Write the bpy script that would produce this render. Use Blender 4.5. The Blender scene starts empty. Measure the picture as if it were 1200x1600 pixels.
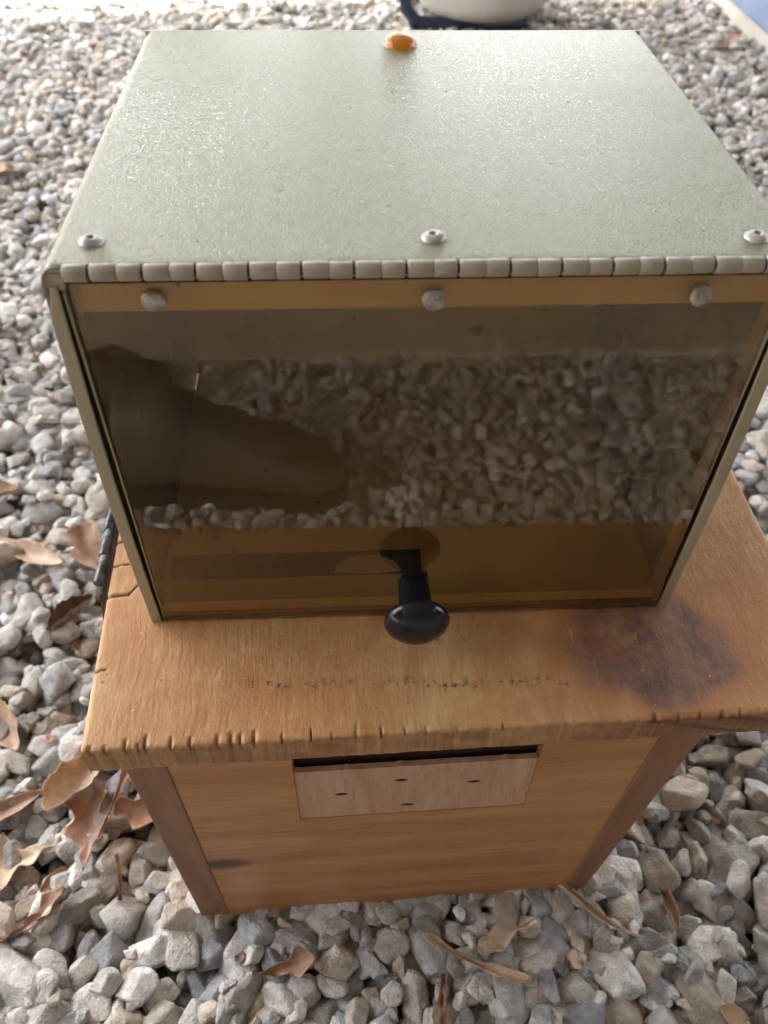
import bpy, bmesh, math, random
import numpy as np
from mathutils import Vector, Matrix, Euler
C = bpy.context; SC = C.scene; COL = SC.collection
rad = math.radians
random.seed(7); rng = np.random.default_rng(11)
Z0 = 0.345          # height of the wooden lid above the gravel

# ------------------------------------------------------------------ camera
cd = bpy.data.cameras.new('camera'); cam = bpy.data.objects.new('camera', cd); COL.objects.link(cam)
SC.camera = cam
cam.matrix_world = (Matrix.Translation((-0.0390, -0.3141, 0.4306 + Z0)) @ Matrix.Rotation(rad(-3.552), 4, 'Z')
                    @ Matrix.Rotation(rad(43.040), 4, 'X') @ Matrix.Rotation(rad(1.144), 4, 'Z'))
cd.sensor_fit = 'VERTICAL'; cd.sensor_height = 36; cd.sensor_width = 27; cd.lens = 28.87
cd.clip_start = .02; cd.clip_end = 400
cd.dof.use_dof = True; cd.dof.focus_distance = .50; cd.dof.aperture_fstop = 9.0

# ------------------------------------------------------------------ light
ROOF = True
SUN_EL, SUN_AZ = 55, -38         # azimuth from +Y (behind the boxes), negative = to the left
w = bpy.data.worlds.new('World'); SC.world = w; w.use_nodes = True
nt = w.node_tree; bg = nt.nodes['Background']
sky = nt.nodes.new('ShaderNodeTexSky'); sky.sky_type = 'NISHITA'; sky.sun_disc = False
sky.sun_elevation = rad(SUN_EL); sky.sun_rotation = rad(SUN_AZ); sky.air_density = 1.0; sky.dust_density = 4.0; sky.ozone_density = .6
hs = nt.nodes.new('ShaderNodeHueSaturation'); hs.inputs['Saturation'].default_value = .35; nt.links.new(sky.outputs[0], hs.inputs['Color']); nt.links.new(hs.outputs[0], bg.inputs[0]); bg.inputs[1].default_value = .12
sl = bpy.data.lights.new('sun', 'SUN'); sl.energy = 4.0 if ROOF else 1.5; sl.angle = rad(.6 if ROOF else 22); sl.color = (1, .96, .9)
sun = bpy.data.objects.new('sun', sl); COL.objects.link(sun)
sd = Vector((math.sin(rad(SUN_AZ)) * math.cos(rad(SUN_EL)), math.cos(rad(SUN_AZ)) * math.cos(rad(SUN_EL)), math.sin(rad(SUN_EL))))
sun.rotation_euler = sd.to_track_quat('Z', 'Y').to_euler(); sun.location = sd * 8
SC.view_settings.view_transform = 'Standard'; SC.view_settings.look = 'None'
SC.view_settings.exposure = 3.55 if ROOF else 0.75; SC.view_settings.gamma = 1
SC.cycles.max_bounces = 10; SC.cycles.transparent_max_bounces = 12
SC.cycles.use_denoising = True

# ------------------------------------------------------------------ helpers
def link(o, parent=None):
    COL.objects.link(o)
    if parent: o.parent = parent
    return o
def tag(o, label=None, cat=None, group=None, kind=None):
    for k, v in (('label', label), ('category', cat), ('group', group), ('kind', kind)):
        if v: o[k] = v
    return o
def empty(name, loc, label, cat, group=None):
    o = bpy.data.objects.new(name, None); o.location = loc; o.empty_display_size = .05
    link(o); return tag(o, label, cat, group)
def mesh_np(name, V, F, mat, parent=None, smooth=True, cols=None):
    """V (n,3); F (m,k) int array or list of lists"""
    me = bpy.data.meshes.new(name)
    V = np.asarray(V, dtype=np.float32)
    if isinstance(F, np.ndarray):
        m, k = F.shape
        me.vertices.add(len(V)); me.vertices.foreach_set('co', V.ravel())
        me.loops.add(m * k); me.loops.foreach_set('vertex_index', F.astype(np.int32).ravel())
        me.polygons.add(m); me.polygons.foreach_set('loop_start', np.arange(0, m * k, k, dtype=np.int32))
        me.update(calc_edges=True)
    else:
        me.from_pydata(V.tolist(), [], F)
    if cols:
        for cn, c in cols.items():
            a = me.color_attributes.new(cn, 'FLOAT_COLOR', 'POINT')
            c4 = np.ones((len(V), 4), dtype=np.float32); c4[:, :c.shape[1]] = c
            a.data.foreach_set('color', c4.ravel())
    me.polygons.foreach_set('use_smooth', np.full(len(me.polygons), smooth, dtype=bool))
    me.materials.append(mat)
    o = bpy.data.objects.new(name, me)
    return link(o, parent)
def obj(name, bm, mat, parent=None, smooth=False, bevel=0, seg=2):
    bmesh.ops.recalc_face_normals(bm, faces=bm.faces[:])
    me = bpy.data.meshes.new(name); bm.to_mesh(me); bm.free()
    me.materials.append(mat)
    if smooth: me.polygons.foreach_set('use_smooth', np.ones(len(me.polygons), dtype=bool))
    o = link(bpy.data.objects.new(name, me), parent)
    if bevel:
        b = o.modifiers.new('bevel', 'BEVEL'); b.width = bevel; b.segments = seg; b.limit_method = 'ANGLE'; b.angle_limit = rad(40)
    return o
def box(bm, x0, x1, y0, y1, z0, z1):
    return hexa(bm, [(x0, y0, z0), (x1, y0, z0), (x1, y1, z0), (x0, y1, z0), (x0, y0, z1), (x1, y0, z1), (x1, y1, z1), (x0, y1, z1)])
def hexa(bm, c):
    v = [bm.verts.new(p) for p in c]
    for f in ((3, 2, 1, 0), (4, 5, 6, 7), (0, 1, 5, 4), (1, 2, 6, 5), (2, 3, 7, 6), (3, 0, 4, 7)):
        bm.faces.new([v[i] for i in f])
    return v
def lathe(bm, prof, n=32, M=Matrix()):
    """prof: (r, h) list; r=0 closes"""
    rings = []
    for r, h in prof:
        if r < 1e-7: rings.append([bm.verts.new(M @ Vector((0, 0, h)))])
        else: rings.append([bm.verts.new(M @ Vector((r * math.cos(2 * math.pi * i / n), r * math.sin(2 * math.pi * i / n), h))) for i in range(n)])
    for a, b in zip(rings, rings[1:]):
        if len(a) == 1 and len(b) == 1: continue
        for i in range(n):
            j = (i + 1) % n
            if len(a) == 1: bm.faces.new((a[0], b[i], b[j]))
            elif len(b) == 1: bm.faces.new((a[i], a[j], b[0]))
            else: bm.faces.new((a[i], a[j], b[j], b[i]))
def tube(bm, pts, r, n=12, closed=False):
    rings = []; pts = [Vector(p) for p in pts]; N = len(pts)
    for i, p in enumerate(pts):
        if closed: t = pts[(i + 1) % N] - pts[i - 1]
        else: t = pts[min(i + 1, N - 1)] - pts[max(i - 1, 0)]
        q = t.to_track_quat('Z', 'Y')
        rings.append([bm.verts.new(p + q @ Vector((r * math.cos(2 * math.pi * k / n), r * math.sin(2 * math.pi * k / n), 0))) for k in range(n)])
    prs = list(zip(rings, rings[1:]))
    if closed:
        # align last to first
        a, b = rings[-1], rings[0]
        best = min(range(n), key=lambda s: (a[0].co - b[s].co).length)
        prs.append((a, b[best:] + b[:best]))
    for a, b in prs:
        for k in range(n): bm.faces.new((a[k], a[(k + 1) % n], b[(k + 1) % n], b[k]))
    if not closed:
        bm.faces.new(rings[0][::-1]); bm.faces.new(rings[-1])

# ------------------------------------------------------------------ materials
class NM:
    def __init__(s, name):
        s.m = bpy.data.materials.new(name); s.m.use_nodes = True
        s.t = s.m.node_tree; s.p = s.t.nodes['Principled BSDF']; s.out = s.t.nodes['Material Output']
        s.tc = s.t.nodes.new('ShaderNodeTexCoord').outputs['Object']
    def n(s, typ, **kw):
        nd = s.t.nodes.new('ShaderNode' + typ)
        for k, v in kw.items(): setattr(nd, k, v)
        return nd
    def l(s, a, b): s.t.links.new(a, b)
    def set(s, nd, i, v):
        if hasattr(v, 'is_linked') or isinstance(v, bpy.types.NodeSocket): s.l(v, nd.inputs[i])
        else: nd.inputs[i].default_value = v
    def map(s, scale, rot=(0, 0, 0), loc=(0, 0, 0), src=None):
        nd = s.n('Mapping'); s.l(src or s.tc, nd.inputs[0])
        nd.inputs['Scale'].default_value = scale; nd.inputs['Rotation'].default_value = rot; nd.inputs['Location'].default_value = loc
        return nd.outputs[0]
    def noise(s, scale, detail=4, rough=.55, vec=None, dist=0):
        nd = s.n('TexNoise'); s.l(vec or s.tc, nd.inputs['Vector'])
        nd.inputs['Scale'].default_value = scale; nd.inputs['Detail'].default_value = detail
        nd.inputs['Roughness'].default_value = rough; nd.inputs['Distortion'].default_value = dist
        return nd.outputs['Fac']
    def ramp(s, fac, stops):
        nd = s.n('ValToRGB'); s.l(fac, nd.inputs[0]); e = nd.color_ramp.elements
        while len(e) < len(stops): e.new(.5)
        for el, (p, c) in zip(e, stops):
            el.position = p; el.color = (c, c, c, 1) if isinstance(c, (int, float)) else (*c, 1)
        return nd.outputs[0]
    def mix(s, f, a, b, mode='MIX'):
        nd = s.n('Mix', data_type='RGBA', blend_type=mode)
        for i, v in ((0, f), (6, a), (7, b)):
            if isinstance(v, bpy.types.NodeSocket): s.l(v, nd.inputs[i])
            elif i == 0: nd.inputs[0].default_value = v
            else: nd.inputs[i].default_value = (*v, 1)
        return nd.outputs[2]
    def math(s, op, a, b=0.0, clamp=False):
        nd = s.n('Math', operation=op); nd.use_clamp = clamp
        s.set(nd, 0, a); s.set(nd, 1, b); return nd.outputs[0]
    def attr(s, name):
        nd = s.n('Attribute'); nd.attribute_name = name; return nd
    def bump(s, h, dist, strength=1.0, prev=None):
        nd = s.n('Bump'); nd.inputs['Distance'].default_value = dist; nd.inputs['Strength'].default_value = strength
        s.l(h, nd.inputs['Height'])
        if prev: s.l(prev, nd.inputs['Normal'])
        s.l(nd.outputs[0], s.p.inputs['Normal']); return nd.outputs[0]
    def fin(s, col=None, rough=None, **kw):
        if col is not None: s.set(s.p, 'Base Color', col if isinstance(col, bpy.types.NodeSocket) else (*col, 1))
        if rough is not None: s.set(s.p, 'Roughness', rough)
        for k, v in kw.items(): s.set(s.p, k, v)
        return s.m

def paint_mat(name, col, tex=1.0, rough=.24):
    m = NM(name)
    big = m.noise(9, 3, .6); c = m.mix(m.ramp(big, [(.3, 0), (.7, 1)]), [v * .93 for v in col], [v * 1.05 for v in col])
    spk = m.ramp(m.noise(150, 2, .5), [(.735, 0), (.76, 1)])
    c = m.mix(spk, c, (.09, .07, .05))
    # orange-peel / wrinkle finish
    a = m.noise(620, 2.5, .6, dist=.2)
    r1 = m.ramp(a, [(.38, 0), (.5, 1), (.62, 0)])
    b = m.noise(900, 1, .5)
    h = m.math('ADD', r1, m.math('MULTIPLY', b, .5))
    bn = m.bump(h, .00021 * tex, 1)
    m.l(bn, m.p.inputs['Coat Normal'])
    rr = m.ramp(m.noise(14, 3), [(.35, rough - .03), (.7, rough + .06)])
    m.p.inputs['Coat Weight'].default_value = .3; m.p.inputs['Coat Roughness'].default_value = .13
    return m.fin(c, rr)
PAINT = paint_mat('sage_enamel', (.205, .207, .112))
PAINT2 = paint_mat('beige_enamel', (.40, .35, .245), .5, .34)
PAINT3 = paint_mat('brightened_inner_enamel', (.56, .48, .31), .4, .45)  # same enamel with a lighter colour standing in for light inside the box
HINGEP = paint_mat('grey_beige_enamel', (.36, .33, .265), .25, .40)
m = NM('bare_aluminium'); MET = m.fin(m.mix(m.ramp(m.noise(300, 3), [(.4, 0), (.6, 1)]), (.50, .48, .46), (.36, .345, .33)), .42, Metallic=.35)
m = NM('pitted_rivet_metal'); m.bump(m.noise(420, 4, .7), .0005); RIV = m.fin(m.mix(m.ramp(m.noise(260, 4, .7), [(.38, 0), (.62, 1)]), (.30, .26, .23), (.58, .54, .50)), .5, Metallic=.4)
m = NM('shadow_black'); BLK = m.fin((.015, .012, .012), .6)
m = NM('knob_plastic'); KNOB = m.fin((.009, .011, .018), .18)
m = NM('brown_tape'); TAPE = m.fin(m.mix(m.ramp(m.noise(60, 4), [(.4, 0), (.7, 1)]), (.010, .006, .006), (.022, .012, .012)), .55)
m = NM('clear_film'); FILM = m.fin((.75, .66, .60), .25, Alpha=.55)
m = NM('blackened_steel'); m.bump(m.noise(260, 4), .0004); STEEL = m.fin(m.mix(m.ramp(m.noise(90, 5, .7), [(.4, 0), (.65, 1)]), (.035, .036, .04), (.20, .20, .21)), .40, Metallic=.7)

# smoked acrylic: tinted transparency with a mirror coat on the outward side
m = NM('smoked_acrylic'); m.t.nodes.remove(m.p)
tr = m.n('BsdfTransparent'); gl = m.n('BsdfGlossy'); gl.inputs['Roughness'].default_value = .015
gl.inputs['Color'].default_value = (1, .92, .80, 1)
wb_ = m.n('Bump'); wb_.inputs['Distance'].default_value = .00012; m.l(m.noise(1, 2, .5, m.map((26, 1, 48))), wb_.inputs['Height']); m.l(wb_.outputs[0], gl.inputs['Normal'])
sm = m.ramp(m.noise(20, 5, .65), [(.3, (.915, .80, .60)), (.75, (.935, .83, .64))]); m.l(sm, tr.inputs[0])
fr = m.n('Fresnel'); fr.inputs['IOR'].default_value = 1.62
ge = m.n('NewGeometry'); front = m.math('SUBTRACT', 1.0, ge.outputs['Backfacing'])
fac = m.math('MULTIPLY', m.math('MULTIPLY', fr.outputs[0], 1.7), front)
mx = m.n('MixShader'); m.l(fac, mx.inputs[0]); m.l(tr.outputs[0], mx.inputs[1]); m.l(gl.outputs[0], mx.inputs[2])
# dust and smears on the sheet
df = m.n('BsdfDiffuse'); df.inputs[0].default_value = (.42, .37, .30, 1)
dust = m.math('ADD', m.ramp(m.noise(260, 2, .5), [(.74, 0), (.80, .5)]), m.ramp(m.noise(7, 5, .6, dist=.4), [(.35, .012), (.75, .045)]))
mx2 = m.n('MixShader'); m.l(dust, mx2.inputs[0]); m.l(mx.outputs[0], mx2.inputs[1]); m.l(df.outputs[0], mx2.inputs[2])
m.l(mx2.outputs[0], m.out.inputs[0]); ACR = m.m
m = NM('acrylic_edge'); ACRE = m.fin((.10, .062, .03), .2)

m = NM('amber_lens')
vo = m.n('TexVoronoi'); m.l(m.tc, vo.inputs['Vector']); vo.inputs['Scale'].default_value = 750
m.bump(vo.outputs[0], .0006, .5)
AMB = m.fin(m.mix(m.ramp(vo.outputs[0], [(.1, 0), (.6, 1)]), (1.0, .46, .03), (.95, .27, .005)), .06)
m.p.inputs['Transmission Weight'].default_value = .6; m.p.inputs['Coat Weight'].default_value = .3; m.p.inputs['Coat Roughness'].default_value = .03

# --- woods
def wood(name, axis, cols, knot=None, scale=1.0, rough=.55, fine=.5):
    """axis: grain direction; cols dark/mid/light"""
    m = NM(name)
    sc = {'x': (5, 60, 60), 'y': (60, 5, 60), 'z': (60, 60, 5)}[axis]
    sc = tuple(v * scale for v in sc)
    warp = m.noise(7, 2)
    wv = m.n('VectorMath', operation='ADD'); m.l(m.tc, wv.inputs[0])
    cmb = m.n('CombineXYZ'); wm = m.math('MULTIPLY', warp, .03)
    for i in range(3): m.l(wm, cmb.inputs[i])
    m.l(cmb.outputs[0], wv.inputs[1])
    v = m.map(sc, src=wv.outputs[0])
    g1 = m.noise(1.0, 6, .62, v)
    g2 = m.noise(1.0, 3, .5, m.map(tuple(a * 6 for a in sc)))
    lo = m.noise(1.0, 3, .5, m.map(tuple(a * .18 for a in sc), loc=(3, 1, 2)))
    lo = m.math('ADD', m.math('MULTIPLY', lo, .55), m.math('MULTIPLY', m.noise(9, 5, .65), .45))
    f = m.math('ADD', m.math('MULTIPLY', g1, .62), m.math('MULTIPLY', lo, .38))
    c = m.ramp(f, [(.36, cols[0]), (.5, cols[1]), (.64, cols[2])])
    c = m.mix(m.ramp(g2, [(.56, 0), (.72, fine)]), c, [x * .55 for x in cols[0]])
    if knot:
        kx, ky, kz, r = knot
        d = m.n('VectorMath', operation='DISTANCE')
        mp = m.map((.55 if axis == 'x' else 1, 1, 1.0), loc=(-kx * (.55 if axis == 'x' else 1), -ky, -kz))
        ln = m.n('VectorMath', operation='LENGTH'); m.l(mp, ln.inputs[0])
        dd = m.math('DIVIDE', ln.outputs['Value'], r)
        c = m.mix(m.ramp(dd, [(0, 1), (.55, .85), (1, 0)]), c, (.045, .018, .012))
    h = m.math('ADD', g1, m.math('MULTIPLY', g2, .6))
    m.bump(h, .0006, .6)
    return m, c, g1
m, c, _ = wood('front_board_wood', 'x', [(.41, .165, .052), (.52, .25, .092), (.62, .35, .15)], knot=(-.141, -.078, -.2105, .013), fine=.5, rough=.4)
m.fin(c, m.ramp(m.noise(20, 3), [(.3, .36), (.7, .50)])); FRONTW = m.m
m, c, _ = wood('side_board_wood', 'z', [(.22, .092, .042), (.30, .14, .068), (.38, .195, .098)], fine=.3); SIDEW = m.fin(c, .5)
m, c, _ = wood('raw_recess_wood', 'z', [(.50, .29, .175), (.60, .38, .25), (.68, .47, .33)], scale=2.2, fine=.35); RECW = m.fin(c, .7)
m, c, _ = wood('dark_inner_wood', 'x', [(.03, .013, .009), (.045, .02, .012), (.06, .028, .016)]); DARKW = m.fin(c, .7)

# lid: weathered pine, stains and wear come from masks stored on the board
m = NM('lid_wood')
att = m.attr('wear'); sep = m.n('SeparateColor'); m.l(att.outputs['Color'], sep.inputs[0])
stain, smudge, crack = sep.outputs[0], sep.outputs[1], sep.outputs[2]
att2 = m.attr('rings'); sep2 = m.n('SeparateColor'); m.l(att2.outputs['Color'], sep2.inputs[0]); ring, fdark, halo = sep2.outputs[0], sep2.outputs[1], sep2.outputs[2]
warp = m.noise(6, 3); cmb = m.n('CombineXYZ'); m.l(m.math('MULTIPLY', warp, .05), cmb.inputs[0])
wv = m.n('VectorMath', operation='ADD'); m.l(m.tc, wv.inputs[0]); m.l(cmb.outputs[0], wv.inputs[1])
g1 = m.noise(1, 6, .7, m.map((70, 13, 40), src=wv.outputs[0]))
g2 = m.noise(1, 4, .65, m.map((330, 46, 60), src=wv.outputs[0]))
lo = m.noise(11, 6, .68, dist=.5)
f = m.math('ADD', m.math('MULTIPLY', g1, .38), m.math('MULTIPLY', lo, .62))
c = m.ramp(f, [(.33, (.39, .175, .070)), (.47, (.50, .265, .112)), (.60, (.60, .365, .168)), (.75, (.69, .475, .255))])
c = m.mix(m.ramp(g2, [(.52, 0), (.68, .40)]), c, (.30, .15, .065))
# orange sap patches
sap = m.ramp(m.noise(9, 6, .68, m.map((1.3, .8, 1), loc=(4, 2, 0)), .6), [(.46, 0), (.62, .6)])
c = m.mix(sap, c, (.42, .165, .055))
flk = m.ramp(m.noise(1, 3, .6, m.map((260, 60, 60), loc=(1, 5, 2))), [(.56, 0), (.68, .2)]); c = m.mix(flk, c, (.70, .54, .32))
c = m.mix(m.math('MULTIPLY', halo, .8), c, (.40, .15, .055))
c = m.mix(m.math('MULTIPLY', fdark, .85), c, (.14, .065, .04))
st = m.math('MULTIPLY', stain, m.ramp(m.noise(60, 5, .7), [(.25, .55), (.55, 1)]), True)
sc_ = m.mix(ring, m.mix(m.ramp(g1, [(.35, 0), (.65, 1)]), (.120, .056, .042), (.215, .115, .085)), (.25, .085, .04))
sc_ = m.mix(m.ramp(m.noise(420, 3, .6), [(.60, 0), (.74, .30)]), sc_, (.40, .31, .27))
c = m.mix(st, c, sc_)
sm = m.math('MULTIPLY', smudge, m.ramp(m.noise(330, 3, .7), [(.46, 0), (.58, 1)]), True)
c = m.mix(sm, c, (.035, .035, .032))
sp = m.ramp(m.noise(210, 3, .5), [(.70, 0), (.74, .8)]); c = m.mix(sp, c, (.16, .085, .045))
spw = m.ramp(m.noise(330, 2, .5, m.map((1, 1, 1), loc=(7, 3, 1))), [(.715, 0), (.75, .55)]); c = m.mix(spw, c, (.74, .66, .50))
# pale scratches
scr = m.ramp(m.noise(1, 2, .5, m.map((520, 26, 30), rot=(0, 0, .10), loc=(2, 9, 1))), [(.70, 0), (.76, .5)]); c = m.mix(scr, c, (.72, .57, .36))
c = m.mix(crack, c, (.035, .018, .010))
h = m.math('ADD', m.math('ADD', g1, m.math('MULTIPLY', g2, .8)), m.math('MULTIPLY', m.noise(300, 3), .5))
m.bump(h, .0009, .7)
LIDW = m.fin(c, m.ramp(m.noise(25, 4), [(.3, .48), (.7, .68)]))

# stones / leaves
m = NM('limestone_gravel'); at = m.attr('tint')
v = m.noise(85, 5, .65); sp = m.noise(420, 3, .6)
c = m.mix(m.ramp(v, [(.35, 0), (.65, 1)]), (.74, .73, .72), (1.22, 1.20, 1.16)); c = m.mix(1.0, at.outputs['Color'], c, 'MULTIPLY')
c = m.mix(m.ramp(sp, [(.55, 0), (.70, .32)]), c, (.17, .145, .12))
c = m.mix(m.ramp(m.noise(40, 4, .6, m.map((1, 1, 1), loc=(5, 5, 5))), [(.60, 0), (.72, .4)]), c, (.36, .26, .16))
hh = m.math('ADD', m.noise(130, 5, .7), m.math('MULTIPLY', m.noise(520, 2), .3)); m.bump(hh, .0036, .9)
STONE = m.fin(c, .82)
m = NM('dirt'); m.bump(m.noise(60, 6, .7), .01)
DIRT = m.fin(m.ramp(m.noise(45, 5, .7), [(.3, (.05, .04, .03)), (.6, (.12, .10, .08)), (.75, (.35, .32, .29))]), .95)
def leafmat(name, col):
    m = NM(name)
    v = m.noise(60, 5, .65); c = m.mix(m.ramp(v, [(.35, 0), (.7, 1)]), [a * .62 for a in col], [a * 1.12 for a in col])
    m.bump(m.noise(1, 4, .6, m.map((60, 500, 60))), .0006)
    return m.fin(c, .5)
LEAFM = [leafmat('tan_leaf', (.54, .38, .26)), leafmat('brown_leaf', (.36, .22, .14)), leafmat('dark_leaf', (.15, .085, .055)), leafmat('straw_leaf', (.62, .48, .33)), leafmat('russet_leaf', (.42, .255, .17))]

# ------------------------------------------------------------------ ground
S = 60
g = mesh_np('ground', [(-S, -S, -.034), (S, -S, -.034), (S, S, -.034), (-S, S, -.034)], [[0, 1, 2, 3]], DIRT, smooth=False)
tag(g, kind='structure')

def ico(sub):
    bm = bmesh.new(); bmesh.ops.create_icosphere(bm, subdivisions=sub, radius=1)
    V = np.array([v.co[:] for v in bm.verts]); F = np.array([[v.index for v in f.verts] for f in bm.faces]); bm.free(); return V, F
def stone_shape(D):
    n = rng.integers(7, 12)
    N = rng.normal(size=(n, 3)); N /= np.linalg.norm(N, axis=1)[:, None]
    for a in range(3):   # spread normals
        for i in range(n):
            d = N - N[i]; r = np.linalg.norm(d, axis=1)[:, None] + 1e-3
            N[i] -= .08 * (d / r ** 3).sum(0); N[i] /= np.linalg.norm(N[i])
    off = rng.uniform(.72, 1.05, n)
    dt = D @ N.T
    val = np.where(dt > .05, off / np.maximum(dt, .05), 30.0)
    k = rng.uniform(18, 45)
    r = (np.exp(-k * np.minimum(val, 3)).sum(1)); r = -np.log(r) / k
    r = np.clip(r, .55, 1.35)
    return D * r[:, None]
VA, FA = ico(4); VB, FB = ico(3); VC_, FC = ico(2)
PROT = {4: ([stone_shape(VA) for _ in range(12)], FA), 3: ([stone_shape(VB) for _ in range(36)], FB), 2: ([stone_shape(VC_) for _ in range(36)], FC)}
def rotm(q):
    w, x, y, z = q
    return np.array([[1 - 2 * (y * y + z * z), 2 * (x * y - z * w), 2 * (x * z + y * w)], [2 * (x * y + z * w), 1 - 2 * (x * x + z * z), 2 * (y * z - x * w)], [2 * (x * z - y * w), 2 * (y * z + x * w), 1 - 2 * (x * x + y * y)]])
RES = .006; X0, X1, Y0, Y1 = -2.3, 2.5, -1.5, 3.9
H = np.full((int((X1 - X0) / RES), int((Y1 - Y0) / RES)), -.034, dtype=np.float32)
PAL = np.array([(.43, .405, .37), (.52, .49, .45), (.37, .36, .35), (.27, .27, .275), (.46, .40, .335), (.60, .575, .535), (.40, .34, .275), (.29, .275, .25), (.50, .45, .39), (.33, .25, .19)])
PAL = PAL * (.975, 1.0, 1.035)
PW = np.array([.18, .17, .15, .08, .12, .11, .08, .05, .05, .01]); PW /= PW.sum()
def inview(x, y):
    if y < -.86: return False
    if y < -.05: return abs(x) < .95 + .25 * (y > -.9)
    return -.60 - .42 * y - .15 < x < .60 + .50 * y + .15
def inbody(x, y): return -.176 < x < .168 and -.066 < y < .20
batches = {4: [], 3: [], 2: []}
def put_stone(x, y, s, cands=4):
    best = None
    if y < -.2: s *= .72
    a = s * rng.uniform(1.0, 1.4); b = s * rng.uniform(.72, 1.0); c_ = s * rng.uniform(.5, .82)
    for _ in range(cands):
        xx = x + rng.uniform(-1, 1) * s * 1.6; yy = y + rng.uniform(-1, 1) * s * 1.6
        if inbody(xx, yy): continue
        rr = (a + b) / 2 * .85
        i0, i1 = int((xx - rr - X0) / RES), int((xx + rr - X0) / RES) + 1; j0, j1 = int((yy - rr - Y0) / RES), int((yy + rr - Y0) / RES) + 1
        if i0 < 1 or j0 < 1 or i1 >= H.shape[0] or j1 >= H.shape[1]: continue
        h = H[i0:i1, j0:j1]; mh = float(h.mean()) * .5 + float(np.percentile(h, 80)) * .5
        if best is None or mh < best[0]: best = (mh, xx, yy, i0, i1, j0, j1, rr)
    if best is None: return
    mh, xx, yy, i0, i1, j0, j1, rr = best
    zc = mh + c_ * .72
    if zc + c_ > .03: return
    # random pose, mostly lying flat
    yaw = rng.uniform(0, 6.283); tl = abs(rng.normal(0, .42)); ta = rng.uniform(0, 6.283)
    q1 = np.array([math.cos(yaw / 2), 0, 0, math.sin(yaw / 2)])
    Rm = rotm((math.cos(tl / 2), math.sin(tl / 2) * math.cos(ta), math.sin(tl / 2) * math.sin(ta), 0)) @ rotm(q1)
    dx = (X0 + (np.arange(i0, i1) + .5) * RES - xx)[:, None]; dy = (Y0 + (np.arange(j0, j1) + .5) * RES - yy)[None, :]
    q = 1 - (dx * dx + dy * dy) / (rr * rr); top = zc + c_ * np.sqrt(np.clip(q, 0, 1))
    H[i0:i1, j0:j1] = np.where(q > 0, np.maximum(H[i0:i1, j0:j1], top), H[i0:i1, j0:j1])
    lod = 4 if (y < .12 and -.30 < y and abs(x) < .55) else (3 if y < 1.1 else 2)
    if y < -.3: lod = 2
    P, F = PROT[lod]; pv = P[rng.integers(len(P))]
    V = (pv * (a, b, c_)) @ Rm.T + (xx, yy, zc)
    col = PAL[rng.choice(len(PAL), p=PW)] * rng.uniform(.86, 1.34)
    batches[lod].append((V.astype(np.float32), col))
def fill(zmean, smin, smax):
    cell = .16
    xs = np.arange(X0 + .1, X1 - .1, cell); ys = np.arange(Y0 + .1, Y1 - .1, cell)
    for x in xs:
        for y in ys:
            if not inview(x + cell / 2, y + cell / 2): continue
            i0, j0 = int((x - X0) / RES), int((y - Y0) / RES); k = int(cell / RES)
            for it in range(140):
                if H[i0:i0 + k, j0:j0 + k].mean() > zmean: break
                u = rng.uniform(0, 1) ** 1.7
                put_stone(x + rng.uniform(0, cell), y + rng.uniform(0, cell), smin + (smax - smin) * u)
fill(-.012, .010, .018)
fill(-.001, .008, .0205)
fill(.004, .005, .013)
Vs, Fs, Cs = [], [], []; off = 0
for lod, lst in batches.items():
    F = PROT[lod][1]
    for V, col in lst:
        Vs.append(V); Fs.append(F + off); off += len(V); Cs.append(np.tile(np.array(col, dtype=np.float32), (len(V), 1)))
print('stones', {k: len(v) for k, v in batches.items()}, 'verts', off)
gr = mesh_np('gravel', np.concatenate(Vs), np.concatenate(Fs), STONE, cols={'tint': np.concatenate(Cs)})
tag(gr, kind='stuff'); del Vs, Fs, Cs, batches
m = NM('tan_concrete'); m.bump(m.noise(120, 5, .6), .001); PADM = m.fin(m.mix(m.ramp(m.noise(9, 5), [(.35, 0), (.7, 1)]), (.40, .33, .24), (.50, .43, .33)), .85)
bm = bmesh.new(); box(bm, -2.7, 4.5, -3.0, -.79, -.05, .012); pd_ = obj('path', bm, PADM, None, bevel=.008, seg=3); tag(pd_, kind='structure')
def hgt(x, y):
    i, j = int((x - X0) / RES), int((y - Y0) / RES)
    return float(np.percentile(H[max(i - 3, 0):i + 4, max(j - 3, 0):j + 4], 75))

# ------------------------------------------------------------------ wooden box
wb = empty('wooden_box', (0, 0, 0), 'weathered wooden nest box with overhanging lid standing on the gravel under the metal box', 'wooden box')
def inwb(o): o.location.z = Z0; return o
# lid
FL, FR = np.array((-.1932, -.0907)), np.array((.2565, -.0800)); BL, BR = np.array((-.2065, .232)), np.array((.2500, .240))
T = .0262; NU = 460
vr = np.arange(0, 1.0001, .0010 / .322)
prof = [(0.0012, -T), (0.0005, -T + .002)] + [(0, -T + .002 + (T - .0035) * k / 11) for k in range(1, 12)] + [(.0004, -.0007), (.0012, -.0002)]
vt = list(vr[3:-1])
prof_v = [(p[0] / .322, p[1]) for p in prof] + [(v_, 0.0) for v_ in vt] + [(1.0, -.0015), (1.0, -T)]
U = np.linspace(0, 1, NU); PV = np.array(prof_v)
u, v_ = np.meshgrid(U, PV[:, 0], indexing='ij'); zz = np.tile(PV[:, 1], (NU, 1))
P2 = ((1 - u)[..., None] * (1 - v_)[..., None] * FL + u[..., None] * (1 - v_)[..., None] * FR + (1 - u)[..., None] * v_[..., None] * BL + u[..., None] * v_[..., None] * BR)
x, y = P2[..., 0].copy(), P2[..., 1].copy(); z = zz.copy()
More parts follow.
